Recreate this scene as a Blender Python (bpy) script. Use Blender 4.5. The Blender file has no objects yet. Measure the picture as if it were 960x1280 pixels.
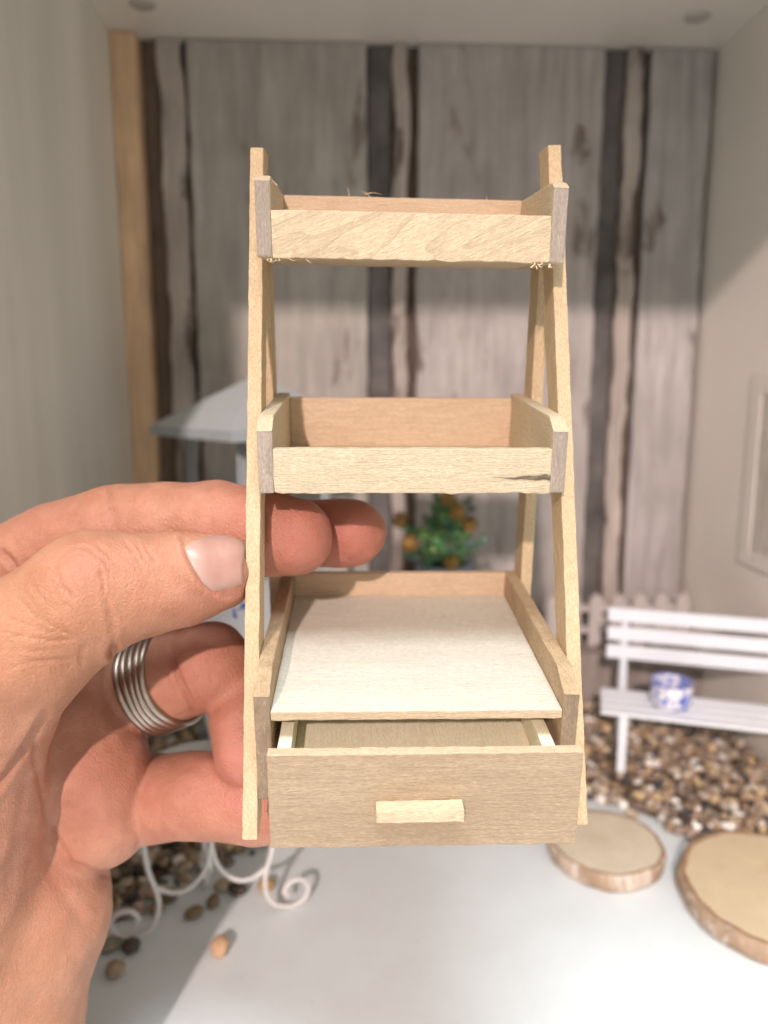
import bpy, bmesh, math, random
import numpy as np
from mathutils import Vector, Matrix, noise

random.seed(7); RNG = np.random.default_rng(7)
S = 0.001                                   # everything below is written in millimetres
scene = bpy.context.scene
col = scene.collection

# ------------------------------------------------------------------ camera
F_PX = 924.0
PITCH, YAW, CAM_H = math.radians(9.5), math.radians(2.5), 194.0
FWD = np.array([math.sin(YAW)*math.cos(PITCH), math.cos(YAW)*math.cos(PITCH), -math.sin(PITCH)])
RIGHT = np.array([math.cos(YAW), -math.sin(YAW), 0.0])
UP = np.cross(RIGHT, FWD)
CAM = np.array([0.0, 0.0, CAM_H])
cd = bpy.data.cameras.new('camera'); cam = bpy.data.objects.new('camera', cd); col.objects.link(cam)
cam.matrix_world = Matrix(((RIGHT[0], UP[0], -FWD[0], 0), (RIGHT[1], UP[1], -FWD[1], 0),
                           (RIGHT[2], UP[2], -FWD[2], CAM_H*S), (0, 0, 0, 1)))
cd.sensor_fit = 'VERTICAL'; cd.sensor_height = 36.0; cd.lens = 36.0*F_PX/1280.0
cd.clip_start = 0.01; cd.clip_end = 50
cd.dof.use_dof = True; cd.dof.focus_distance = 0.153; cd.dof.aperture_fstop = cd.lens/2.6
scene.camera = cam

# ------------------------------------------------------------------ light
world = bpy.data.worlds.new('World'); scene.world = world; world.use_nodes = True
bg = world.node_tree.nodes['Background']
bg.inputs['Color'].default_value = (1.0, 0.985, 0.92, 1); bg.inputs['Strength'].default_value = 0.66

def area(name, pos, target, size, power, color, shape='DISK'):
    l = bpy.data.lights.new(name, 'AREA'); l.shape = shape; l.size = size; l.energy = power; l.color = color
    o = bpy.data.objects.new(name, l); col.objects.link(o)
    o.location = Vector(pos)*S
    o.rotation_euler = (Vector(target)-Vector(pos)).to_track_quat('-Z', 'Y').to_euler()
    return o
# warm lamp low behind the camera, a little to the left: throws the cabinet roof's shadow on the back wall
area('warm_room_lamp', (-472, -1851, 1171), (0, 300, 150), 0.07, 47, (1.0, 0.80, 0.75))
# cool ceiling light above the cabinet's open front
area('ceiling_light', (30, -420, 1650), (20, 200, 100), 0.70, 27, (0.87, 0.96, 1.0))

vs = scene.view_settings
vs.view_transform = 'Standard'; vs.look = 'None'; vs.gamma = 1.0; vs.exposure = 0.17; vs.use_curve_mapping = False
scene.render.engine = 'CYCLES'
scene.cycles.use_denoising = True
scene.cycles.max_bounces = 6
scene.cycles.use_adaptive_sampling = True
scene.cycles.adaptive_threshold = 0.03
scene.cycles.caustics_reflective = False; scene.cycles.caustics_refractive = False

# ------------------------------------------------------------------ pixel geometry of the photograph (960 x 1280) used to measure places
def ray(u, v): return FWD + RIGHT*(u-480)/F_PX - UP*(v-640)/F_PX
def on_z(u, v, z=0.0): d = ray(u, v); return CAM + d*(z-CAM_H)/d[2]
def on_y(u, v, y): d = ray(u, v); return CAM + d*y/d[1]
def on_x(u, v, x): d = ray(u, v); return CAM + d*x/d[0]

# ------------------------------------------------------------------ node helpers
def new_mat(name):
    m = bpy.data.materials.new(name); m.use_nodes = True
    nt = m.node_tree; return m, nt, nt.nodes['Principled BSDF']
def N(nt, t, **kw):
    n = nt.nodes.new(t)
    for k, v in kw.items():
        if k.startswith('_'): setattr(n, k[1:], v)
        else: n.inputs[k].default_value = v
    return n
def ramp(nt, fac, stops, interp='LINEAR'):
    r = nt.nodes.new('ShaderNodeValToRGB'); r.color_ramp.interpolation = interp
    e = r.color_ramp.elements
    while len(e) < len(stops): e.new(0.5)
    for k, (p, c) in enumerate(stops):
        e[k].position = p; e[k].color = (c[0], c[1], c[2], 1) if hasattr(c, '__len__') else (c, c, c, 1)
    nt.links.new(fac, r.inputs[0]); return r.outputs[0]
def mix(nt, fac, a, b, mode='MIX'):
    m = nt.nodes.new('ShaderNodeMix'); m.data_type = 'RGBA'; m.blend_type = mode
    for sock, v in ((m.inputs[0], fac), (m.inputs[6], a), (m.inputs[7], b)):
        if isinstance(v, (int, float)): sock.default_value = v
        elif isinstance(v, (tuple, list)): sock.default_value = (v[0], v[1], v[2], 1)
        else: nt.links.new(v, sock)
    return m.outputs[2]
def math_n(nt, op, a, b=None, c=None):
    n = nt.nodes.new('ShaderNodeMath'); n.operation = op
    for i, v in enumerate((a, b, c)):
        if v is None: continue
        if isinstance(v, (int, float)): n.inputs[i].default_value = v
        else: nt.links.new(v, n.inputs[i])
    return n.outputs[0]
def coords(nt, scale=(1, 1, 1), rot=(0, 0, 0), loc=(0, 0, 0), kind='Object'):
    tc = nt.nodes.new('ShaderNodeTexCoord'); mp = nt.nodes.new('ShaderNodeMapping')
    mp.inputs['Scale'].default_value = scale; mp.inputs['Rotation'].default_value = rot; mp.inputs['Location'].default_value = loc
    nt.links.new(tc.outputs[kind], mp.inputs['Vector']); return mp.outputs[0]
def noise_t(nt, vec, scale, detail=4, rough=0.55, dist=0.0):
    n = N(nt, 'ShaderNodeTexNoise', Scale=scale, Detail=detail, Roughness=rough, Distortion=dist)
    nt.links.new(vec, n.inputs['Vector']); return n.outputs['Fac']
def bump(nt, bsdf, h, strength, dist, prev=None):
    b = N(nt, 'ShaderNodeBump', Strength=strength, Distance=dist)
    nt.links.new(h, b.inputs['Height'])
    if prev is not None: nt.links.new(prev, b.inputs['Normal'])
    nt.links.new(b.outputs[0], bsdf.inputs['Normal']); return b.outputs[0]

def plain(name, c, rough=0.5, metal=0.0, var=0.06, scale=60, bstr=0.0, bscale=900, bdist=0.0003, spec=0.5, stretch=(1, 1, 1)):
    m, nt, b = new_mat(name)
    v = coords(nt, scale=stretch)
    n = noise_t(nt, v, scale, 5, 0.6)
    f1 = ramp(nt, n, [(0.3, tuple(x*(1-var) for x in c)), (0.7, tuple(min(1, x*(1+var)) for x in c))])
    nt.links.new(f1, b.inputs['Base Color'])
    b.inputs['Roughness'].default_value = rough; b.inputs['Metallic'].default_value = metal
    b.inputs['Specular IOR Level'].default_value = spec
    if bstr: bump(nt, b, noise_t(nt, v, bscale, 4), bstr, bdist)
    return m

def wood(name, dark, light, axis='x', figure=0.35, fine=1.0, rough=0.62, rot=0.0, streak=None, grime=0.0, offs=0.0, grain_k=1.0):
    """pale craft wood: grain along an axis, growth figure, sawn fuzz"""
    m, nt, b = new_mat(name)
    st = {'x': (0.07, 1, 1), 'y': (1, 0.07, 1), 'z': (1, 1, 0.07)}[axis]
    v = coords(nt, loc=(offs, offs*0.7, offs*1.3), rot=(0, rot, 0)); 
    mp = nt.nodes.new('ShaderNodeMapping'); mp.inputs['Scale'].default_value = st
    nt.links.new(v, mp.inputs['Vector']); g = mp.outputs[0]
    st2 = tuple(0.22 if s < 1 else 1 for s in st)
    mp2 = nt.nodes.new('ShaderNodeMapping'); mp2.inputs['Scale'].default_value = st2
    nt.links.new(v, mp2.inputs['Vector']); g2 = mp2.outputs[0]
    big = noise_t(nt, g2, 95, 2, 0.5, 0.6)
    # figure: contour lines of the slow noise
    fr = math_n(nt, 'FRACT', math_n(nt, 'MULTIPLY', big, 9.0))
    line = math_n(nt, 'POWER', fr, 3.0)
    grain = noise_t(nt, g, 2100*grain_k, 4, 0.65)
    mp3 = nt.nodes.new('ShaderNodeMapping'); mp3.inputs['Scale'].default_value = tuple(0.30 if s < 1 else 1 for s in st)
    nt.links.new(v, mp3.inputs['Vector']); fuzz = noise_t(nt, mp3.outputs[0], 3000, 3, 0.75)
    base = mix(nt, ramp(nt, big, [(0.3, 0.0), (0.75, 1.0)]), dark, light)
    d2 = tuple(x*0.74 for x in dark)
    c = mix(nt, math_n(nt, 'MULTIPLY', line, figure), base, d2)
    c = mix(nt, math_n(nt, 'MULTIPLY', ramp(nt, grain, [(0.36, 1.0), (0.60, 0.0)]), 0.27), c, tuple(x*0.66 for x in dark))
    c = mix(nt, math_n(nt, 'MULTIPLY', ramp(nt, fuzz, [(0.35, 1.0), (0.62, 0.0)]), 0.55*fine), c, tuple(x*0.62 for x in dark))
    c = mix(nt, math_n(nt, 'MULTIPLY', ramp(nt, fuzz, [(0.58, 0.0), (0.75, 1.0)]), 0.5*fine), c, tuple(min(1, x*1.22) for x in light))
    if grime:
        gn = noise_t(nt, v, 160, 5, 0.7)
        c = mix(nt, math_n(nt, 'MULTIPLY', ramp(nt, gn, [(0.45, 0.0), (0.7, 1.0)]), grime), c, (0.16, 0.115, 0.075))
    if streak:                                # a dark mineral streak at a place in object space (mm): x0, x1, z, half height
        x0, x1, zc, hh = streak
        sx = nt.nodes.new('ShaderNodeSeparateXYZ'); tc = nt.nodes.new('ShaderNodeTexCoord'); nt.links.new(tc.outputs['Object'], sx.inputs[0])
        t = math_n(nt, 'DIVIDE', math_n(nt, 'SUBTRACT', sx.outputs[0], x0*S), (x1-x0)*S)
        taper = math_n(nt, 'MULTIPLY', math_n(nt, 'MINIMUM', math_n(nt, 'MAXIMUM', t, 0.0), 1.0), hh*S)
        wob = math_n(nt, 'MULTIPLY', math_n(nt, 'SUBTRACT', noise_t(nt, v, 260, 3), 0.5), 0.0016)
        dz = math_n(nt, 'ABSOLUTE', math_n(nt, 'ADD', math_n(nt, 'SUBTRACT', sx.outputs[2], zc*S), wob))
        k = math_n(nt, 'SUBTRACT', taper, dz)
        mask = ramp(nt, math_n(nt, 'MULTIPLY', k, 2000.0), [(0.0, 0.0), (1.0, 1.0)])
        mask = math_n(nt, 'MULTIPLY', mask, ramp(nt, noise_t(nt, g, 1500, 3), [(0.3, 0.35), (0.55, 1.0)]))
        c = mix(nt, math_n(nt, 'MULTIPLY', mask, 0.92), c, (0.07, 0.05, 0.033))
    nt.links.new(c, b.inputs['Base Color'])
    b.inputs['Roughness'].default_value = rough; b.inputs['Specular IOR Level'].default_value = 0.3
    h = math_n(nt, 'ADD', math_n(nt, 'MULTIPLY', grain, 0.7), math_n(nt, 'MULTIPLY', fuzz, 0.8*fine))
    bump(nt, b, h, 0.85, 0.00034)
    return m

# ------------------------------------------------------------------ mesh helpers
def empty(name, loc=(0, 0, 0), rz=0.0):
    o = bpy.data.objects.new(name, None); col.objects.link(o); o.empty_display_size = 0.01
    o.location = Vector(loc)*S; o.rotation_euler = (0, 0, rz); return o
def tag(o, label=None, cat=None, group=None, kind=None):
    if label: o['label'] = label
    if cat: o['category'] = cat
    if group: o['group'] = group
    if kind: o['kind'] = kind
    return o
def obj(name, bm, mats, parent=None, smooth=False, loc=None, rz=0.0):
    """bm in millimetres -> one mesh object"""
    me = bpy.data.meshes.new(name)
    bm.normal_update()
    for v in bm.verts: v.co *= S
    if smooth:
        for f in bm.faces: f.smooth = True
    bm.to_mesh(me); bm.free()
    for m in (mats if isinstance(mats, (list, tuple)) else [mats]): me.materials.append(m)
    o = bpy.data.objects.new(name, me); col.objects.link(o)
    if parent: o.parent = parent
    if loc is not None: o.location = Vector(loc)*S
    o.rotation_euler[2] = rz
    return o
def box_bm(x0, x1, y0, y1, z0, z1, bevel=0.25, bm=None, segs=2):
    own = bm is None
    b = bmesh.new()
    bmesh.ops.create_cube(b, size=1.0)
    for v in b.verts:
        v.co = Vector(((x0+x1)/2 + v.co.x*(x1-x0), (y0+y1)/2 + v.co.y*(y1-y0), (z0+z1)/2 + v.co.z*(z1-z0)))
    if bevel > 0:
        bmesh.ops.bevel(b, geom=b.edges[:], offset=bevel, segments=segs, affect='EDGES', profile=0.6)
    if own: return b
    merge(bm, b); return bm
def merge(dst, src):
    me = bpy.data.meshes.new('tmp'); src.to_mesh(me); src.free(); dst.from_mesh(me); bpy.data.meshes.remove(me)
def slice_axis(b, axis, step):
    lo = min(v.co[axis] for v in b.verts); hi = max(v.co[axis] for v in b.verts)
    n = int((hi-lo)/step)
    for k in range(1, n):
        p = [0, 0, 0]; p[axis] = lo + (hi-lo)*k/n
        nn = [0, 0, 0]; nn[axis] = 1
        bmesh.ops.bisect_plane(b, geom=b.verts[:]+b.edges[:]+b.faces[:], plane_co=p, plane_no=nn, dist=1e-4)
def rough_up(b, amp, freq, seed=0.0):
    for v in b.verts:
        n = noise.noise_vector(Vector((v.co.x*freq+seed, v.co.y*freq+seed*1.7, v.co.z*freq-seed)))
        v.co += n*amp
def tube(bm, pts, r, n=8, cap=True):
    """swept tube; r is a number or one radius per point"""
    P = [Vector(p) for p in pts]; rs = r if hasattr(r, '__len__') else [r]*len(P)
    prev = None; rings = []
    for i, p in enumerate(P):
        t = (P[min(i+1, len(P)-1)] - P[max(i-1, 0)]).normalized()
        if prev is None:
            a = Vector((0, 0, 1)) if abs(t.z) < 0.9 else Vector((1, 0, 0))
            u = t.cross(a).normalized()
        else: u = (prev - t*prev.dot(t)).normalized()
        prev = u; w = t.cross(u)
        rings.append([bm.verts.new(p + (u*math.cos(2*math.pi*k/n) + w*math.sin(2*math.pi*k/n))*rs[i]) for k in range(n)])
    for a, b in zip(rings[:-1], rings[1:]):
        for k in range(n): bm.faces.new((a[k], a[(k+1) % n], b[(k+1) % n], b[k]))
    if cap: bm.faces.new(rings[0][::-1]); bm.faces.new(rings[-1])
    return bm
def catmull(pts, n=8):
    P = [Vector(p) for p in pts]; P = [P[0]*2-P[1]] + P + [P[-1]*2-P[-2]]; out = []
    for i in range(1, len(P)-2):
        for k in range(n):
            t = k/n
            out.append(0.5*((2*P[i]) + (P[i+1]-P[i-1])*t + (2*P[i-1]-5*P[i]+4*P[i+1]-P[i+2])*t*t + (3*P[i]-P[i-1]-3*P[i+1]+P[i+2])*t**3))
    out.append(P[-2]); return out
def lathe(profile, n=40):
    bm = bmesh.new(); rings = []
    for r, z in profile:
        if r < 1e-6: rings.append([bm.verts.new((0, 0, z))])
        else: rings.append([bm.verts.new((r*math.cos(2*math.pi*k/n), r*math.sin(2*math.pi*k/n), z)) for k in range(n)])
    for a, b in zip(rings[:-1], rings[1:]):
        for k in range(n):
            k2 = (k+1) % n
            if len(a) == 1 and len(b) == 1: continue
            if len(a) == 1: bm.faces.new((a[0], b[k2], b[k]))
            elif len(b) == 1: bm.faces.new((a[k], a[k2], b[0]))
            else: bm.faces.new((a[k], a[k2], b[k2], b[k]))
    bmesh.ops.recalc_face_normals(bm, faces=bm.faces[:]); return bm

# ================================================================== THE CABINET
XL, XR, YB, ZC, YF = -124.0, 202.0, 430.0, 376.5, 90.0
m_lam = plain('white_laminate', (0.86, 0.82, 0.76), rough=0.38, var=0.05, scale=11)
m_lam_l = plain('white_laminate_side', (0.76, 0.74, 0.67), rough=0.42, var=0.13, scale=26, stretch=(1, 1, 0.10))  # soft upright streaks: reflections on the glossy side put into the colour
m_floor = plain('white_laminate_floor', (0.76, 0.82, 0.845), rough=0.42, var=0.02, scale=20)
def floor_dirt(m):
    nt = m.node_tree; b = nt.nodes['Principled BSDF']
    src = b.inputs['Base Color'].links[0].from_socket
    v = coords(nt)
    sp = ramp(nt, noise_t(nt, v, 900, 2, 0.5), [(0.70, 0.0), (0.74, 1.0)])
    dust = ramp(nt, noise_t(nt, v, 38, 6, 0.7), [(0.42, 0.0), (0.75, 1.0)])
    c = mix(nt, math_n(nt, 'MULTIPLY', dust, 0.16), src, (0.55, 0.52, 0.47))
    c = mix(nt, math_n(nt, 'MULTIPLY', sp, 0.5), c, (0.40, 0.34, 0.27))
    nt.links.new(c, b.inputs['Base Color'])
    nt.links.new(ramp(nt, noise_t(nt, coords(nt, scale=(1, 0.25, 1), rot=(0, 0, 0.4)), 160, 5, 0.7), [(0.3, 0.34), (0.7, 0.52)]), b.inputs['Roughness'])
floor_dirt(m_floor)
tag(obj('cabinet_floor', box_bm(XL-16, XR+16, YF-60, YB+16, -16, 0, 0.6), m_floor), kind='structure')
ceil = tag(obj('cabinet_ceiling', box_bm(XL-16, XR+16, YF, YB+16, ZC, ZC+16, 0.6), m_lam), kind='structure')
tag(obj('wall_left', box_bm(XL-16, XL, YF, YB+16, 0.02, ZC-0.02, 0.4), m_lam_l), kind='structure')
tag(obj('wall_right', box_bm(XR, XR+16, YF, YB+16, 0.02, ZC-0.02, 0.4), m_lam), kind='structure')
m_cap = plain('grey_plastic_cap', (0.50, 0.47, 0.43), rough=0.5)
for (u, v) in ((872, 20), (178, 4)):
    p = on_z(u, v, ZC)
    b = lathe([(0, -1.2), (5.2, -1.2), (6.2, -0.6), (6.2, 0.0)], 28)
    c = obj('screw_cap', b, m_cap, ceil, smooth=True); c.location = Vector(p)*S

def plank_mat(name, base, brown, wear, seed, tint=(1, 1, 1)):
    m, nt, b = new_mat(name)
    v = coords(nt, loc=(seed, seed*2, seed*3))
    vs_ = coords(nt, scale=(1, 1, 0.10), loc=(seed, 0, seed))
    vt = coords(nt, scale=(1, 1, 0.28), loc=(seed*1.3, 0, seed*2.1))
    n1 = noise_t(nt, vs_, 210, 6, 0.65); n2 = noise_t(nt, v, 24, 5, 0.6); n3 = noise_t(nt, vt, 62, 5, 0.6, 0.4); n4 = noise_t(nt, vs_, 900, 4, 0.6)
    c = mix(nt, ramp(nt, n1, [(0.3, 0.0), (0.7, 1.0)]), tuple(x*0.62 for x in base), tuple(x*1.18 for x in base))
    c = mix(nt, math_n(nt, 'MULTIPLY', ramp(nt, n2, [(0.35, 1.0), (0.65, 0.0)]), 0.55), c, (base[0]*0.62, base[1]*0.60, base[2]*0.58))
    c = mix(nt, math_n(nt, 'MULTIPLY', ramp(nt, n4, [(0.5, 0.0), (0.75, 1.0)]), 0.25), c, tuple(x*0.6 for x in base))
    m1 = ramp(nt, n3, [(wear-0.02, 0.0), (wear+0.03, 1.0)])
    c = mix(nt, math_n(nt, 'MULTIPLY', m1, ramp(nt, n1, [(0.35, 1.0), (0.62, 0.35)])), c, brown)
    nt.links.new(c, b.inputs['Base Color']); b.inputs['Roughness'].default_value = 0.7
    h = math_n(nt, 'SUBTRACT', n1, math_n(nt, 'MULTIPLY', m1, 0.8))
    bump(nt, b, h, 0.6, 0.0008)
    return m
m_dark = plain('dark_backing', (0.11, 0.078, 0.06), rough=0.85, var=0.3, scale=80)
m_pl = [plank_mat('weathered_plank_%d' % k, bc, (0.13, 0.09, 0.07), w, 1.37*k+0.2) for k, (bc, w) in enumerate((
    ((0.48, 0.45, 0.415), 0.635), ((0.50, 0.465, 0.445), 0.63), ((0.50, 0.475, 0.465), 0.635), ((0.48, 0.46, 0.44), 0.68)))]
m_bat = plank_mat('flaking_batten', (0.52, 0.46, 0.42), (0.065, 0.036, 0.024), 0.53, 3.9)
m_org = plank_mat('warm_lit_batten', (0.88, 0.61, 0.38), (0.58, 0.34, 0.18), 0.68, 6.1)  # warm light falling on the batten is put into its base colour
m_blue = plain('groove_shade_strip', (0.125, 0.115, 0.112), rough=0.8, var=0.5, scale=45)  # bluish groove shade put into the strip's dark colour
m_brn = plank_mat('dark_brown_strip', (0.16, 0.11, 0.08), (0.06, 0.04, 0.03), 0.6, 2.2)
back = tag(obj('back_wall', box_bm(XL-16, XR+16, YB+6, YB+16, 0.03, ZC-0.03, 0), m_dark), kind='structure')
def plank(x0, x1, y, mat, wob=0.5, name='plank'):
    b = box_bm(x0, x1, y, YB+5.8, 0.5, ZC-0.5, 0.8)
    slice_axis(b, 2, 6.0)
    for v in b.verts:
        v.co.x += noise.noise(Vector((x0, 3.1, v.co.z*0.045)))*wob*2.0 + noise.noise(Vector((x0+9, v.co.x*0.1, v.co.z*0.2)))*wob
        v.co.y += noise.noise(Vector((v.co.x*0.05, x0, v.co.z*0.02)))*0.25
    return obj(name, b, mat, back)
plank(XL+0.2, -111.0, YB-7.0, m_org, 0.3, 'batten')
plank(-110.2, -101.5, YB+3.0, m_brn, 0.3, 'strip')
plank(-101.0, -88.6, YB-0.5, m_bat, 1.1, 'batten')
plank(-86.0, 9.5, YB, m_pl[0])
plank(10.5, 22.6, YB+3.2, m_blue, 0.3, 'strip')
plank(23.6, 31.6, YB-0.4, m_bat, 1.0, 'batten')
plank(37.4, 139.0, YB, m_pl[1])
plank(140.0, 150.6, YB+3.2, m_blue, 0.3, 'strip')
plank(151.6, 160.6, YB-0.4, m_bat, 1.1, 'batten')
plank(165.0, 199.2, YB, m_pl[2])

# ledge at the foot of the back wall that carries the picket fence
m_ledge = plank_mat('taupe_ledge_board', (0.36, 0.31, 0.285), (0.20, 0.15, 0.12), 0.7, 5.0)
ledge = tag(obj('ledge', box_bm(XL+1, XR-1, 398, YB-8, 0.1, 44, 0.8), m_ledge), kind='structure')

# ================================================================== GRAVEL
def pebble_bm(rng, r, sub=1):
    b = bmesh.new(); bmesh.ops.create_icosphere(b, subdivisions=sub, radius=1.0)
    s = (r*rng.uniform(0.95, 1.35), r*rng.uniform(0.75, 1.05), r*rng.uniform(0.5, 0.8)); o = rng.uniform(0, 90)
    for v in b.verts:
        k = 1 + 0.28*noise.noise(v.co*0.9+Vector((o, 0, 0))) + 0.12*noise.noise(v.co*2.1+Vector((0, o, 0)))
        v.co = Vector((v.co.x*s[0]*k, v.co.y*s[1]*k, v.co.z*s[2]*k))
    return b
def pebble_colour_mat():
    m, nt, b = new_mat('pebble_stone')
    a = nt.nodes.new('ShaderNodeAttribute'); a.attribute_name = 'stone'
    v = coords(nt)
    n = noise_t(nt, v, 520, 5, 0.65)
    c = mix(nt, ramp(nt, n, [(0.3, 0.0), (0.7, 1.0)]), mix(nt, 1.0, a.outputs['Color'], (0.68, 0.66, 0.64), 'MULTIPLY'), mix(nt, 1.0, a.outputs['Color'], (1.22, 1.2, 1.18), 'MULTIPLY'))
    nt.links.new(c, b.inputs['Base Color']); b.inputs['Roughness'].default_value = 0.8
    bump(nt, b, n, 0.5, 0.0005); return m
m_peb = pebble_colour_mat()
STONES = [((0.20, 0.135, 0.085), 5), ((0.30, 0.20, 0.12), 4), ((0.36, 0.29, 0.21), 4), ((0.12, 0.085, 0.06), 3), ((0.045, 0.042, 0.045), 2),
          ((0.42, 0.30, 0.16), 2), ((0.50, 0.45, 0.39), 2), ((0.24, 0.17, 0.13), 4), ((0.62, 0.57, 0.50), 1)]
SW = np.array([w for _, w in STONES], float); SW /= SW.sum()
def front_edge(x):
    """near edge of the gravel bed (y in mm) over x"""
    return float(np.interp(x, [-124, -98, -80, -66, -48, -30, 0, 60, 96, 112, 132, 150, 176, 202],
                              [232, 238, 248, 262, 280, 300, 330, 335, 330, 322, 305, 284, 279, 275]))
def mound(x, y):
    d = y-front_edge(x)
    if d <= 0: return 0.0
    return min(13.5, d*0.38) if x > 20 else min(5.0, d*0.08)
def build_gravel():
    protos = []
    for k in range(14):
        b = pebble_bm(random, 1.0, 1); b.verts.ensure_lookup_table()
        protos.append((np.array([v.co[:] for v in b.verts]), np.array([[v.index for v in f.verts] for f in b.faces]))); b.free()
    V, Fc, Cc = [], [], []; off = 0
    def add(x, y, z, r):
        nonlocal off
        vv, ff = protos[RNG.integers(len(protos))]
        a, t1 = RNG.uniform(0, 6.28), RNG.normal(0, 0.45)
        ca, sa, ct, s_t = math.cos(a), math.sin(a), math.cos(t1), math.sin(t1)
        R = np.array([[ca, -sa, 0], [sa, ca, 0], [0, 0, 1]]) @ np.array([[1, 0, 0], [0, ct, -s_t], [0, s_t, ct]])
        p = (vv*r) @ R.T; p[:, 2] += z - p[:, 2].min()*0.9; p[:, 0] += x; p[:, 1] += y
        V.append(p); Fc.append(ff+off); off += len(p)
        c = np.array(STONES[RNG.choice(len(STONES), p=SW)][0])*np.array([1.0, 1.07, 1.16])*RNG.uniform(1.05, 1.85)
        Cc.append(np.repeat([np.r_[c, 1.0]], len(p), 0))
    n = 0
    while n < 4200:
        x, y = RNG.uniform(XL+4, XR-4), RNG.uniform(228, 396)
        e = front_edge(x) + RNG.normal(0, 2.2)
        if y < e: continue
        deep = min(1.0, (y-e)/28.0)
        # left bed is thin and loose
        if x < 20 and y < 300 and RNG.random() < 0.45: continue
        r = RNG.uniform(1.5, 3.4)
        if math.hypot(x-105, y-278) < 30 or math.hypot(x-166, y-238) < 49: continue
        add(x, y, mound(x, y) - 1.6*deep + RNG.uniform(0, 1.0)*deep*2.2, r); n += 1
    # packed stones underneath: one rough sheet
    gx, gy = np.meshgrid(np.linspace(XL+1, XR-1, 110), np.linspace(225, 397.5, 60))
    gz = np.array([[mound(a, b)-1.4 + 0.9*noise.noise(Vector((a*0.3, b*0.3, 0))) for a, b in zip(ra, rb)] for ra, rb in zip(gx, gy)])
    gz = np.where(gz < 0.3, -3.0, gz)
    V.append(np.stack([gx, gy, gz], -1).reshape(-1, 3)); ii = np.arange(110*60).reshape(60, 110)
    qd = np.stack([ii[:-1, :-1], ii[:-1, 1:], ii[1:, 1:], ii[1:, :-1]], -1).reshape(-1, 4)
    Fc.append(np.concatenate([qd[:, [0, 1, 2]], qd[:, [0, 2, 3]]])+off); Cc.append(np.repeat([[0.13, 0.09, 0.06, 1.0]], 110*60, 0))
    V = np.concatenate(V)*S; Fc = np.concatenate(Fc); Cc = np.concatenate(Cc)
    me = bpy.data.meshes.new('gravel'); me.from_pydata(V.tolist(), [], Fc.tolist())
    at = me.color_attributes.new('stone', 'FLOAT_COLOR', 'POINT'); at.data.foreach_set('color', Cc.astype(np.float32).ravel())
    me.polygons.foreach_set('use_smooth', np.ones(len(Fc), bool)); me.materials.append(m_peb)
    o = bpy.data.objects.new('gravel', me); col.objects.link(o)
    tag(o, 'bed of small brown, tan and grey pebbles along the cabinet floor', 'gravel', kind='stuff')
build_gravel()

def stray(u, v, r, c, label):
    b = pebble_bm(random, r, 2); zmin = min(q.co.z for q in b.verts)
    for q in b.verts: q.co.z -= zmin
    p = on_z(u, v, r*0.5)
    o = obj('pebble', b, m_peb, smooth=True, loc=(p[0], p[1], 0.0), rz=random.uniform(0, 6))
    at = o.data.color_attributes.new('stone', 'FLOAT_COLOR', 'POINT')
    at.data.foreach_set('color', np.repeat([[*c, 1.0]], len(o.data.vertices), 0).astype(np.float32).ravel())
    tag(o, label, 'pebble', 'stray pebbles on the floor left of the shelf')
BR, TN, GY, DK, OR = (0.24, 0.17, 0.10), (0.38, 0.30, 0.21), (0.30, 0.27, 0.21), (0.09, 0.075, 0.06), (0.50, 0.31, 0.13)
stray(145, 1214, 3.4, TN, 'tan pebble lying nearest the bottom of the picture beside the hand')
stray(163, 1184, 3.2, DK, 'dark pebble just below the curled foot of the wire table')
stray(137, 1181, 3.0, GY, 'greyish pebble half hidden by the wrist, left of a dark pebble')
stray(275, 1186, 3.4, (0.66, 0.44, 0.27), 'pale orange pebble lying alone in the strip of light')
stray(243, 1140, 3.5, BR, 'brown pebble lying left of the strip of light, apart from the bed')
stray(267, 1128, 3.3, (0.20, 0.14, 0.085), 'brown pebble at the upper left edge of the light strip')
stray(281, 1106, 3.5, (0.45, 0.37, 0.27), 'pale tan pebble with a brown one in front, below the table brace')
stray(297, 1113, 3.1, DK, 'small dark flat pebble at the top of the light strip')
stray(333, 1108, 3.2, OR, 'yellowish orange pebble beside the right end of the table brace')
stray(213, 1121, 3.4, (0.17, 0.12, 0.07), 'dark brown pebble just right of the left wire table leg')
stray(196, 1136, 3.2, (0.27, 0.20, 0.11), 'olive brown pebble touching the curl of the left wire leg')

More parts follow.
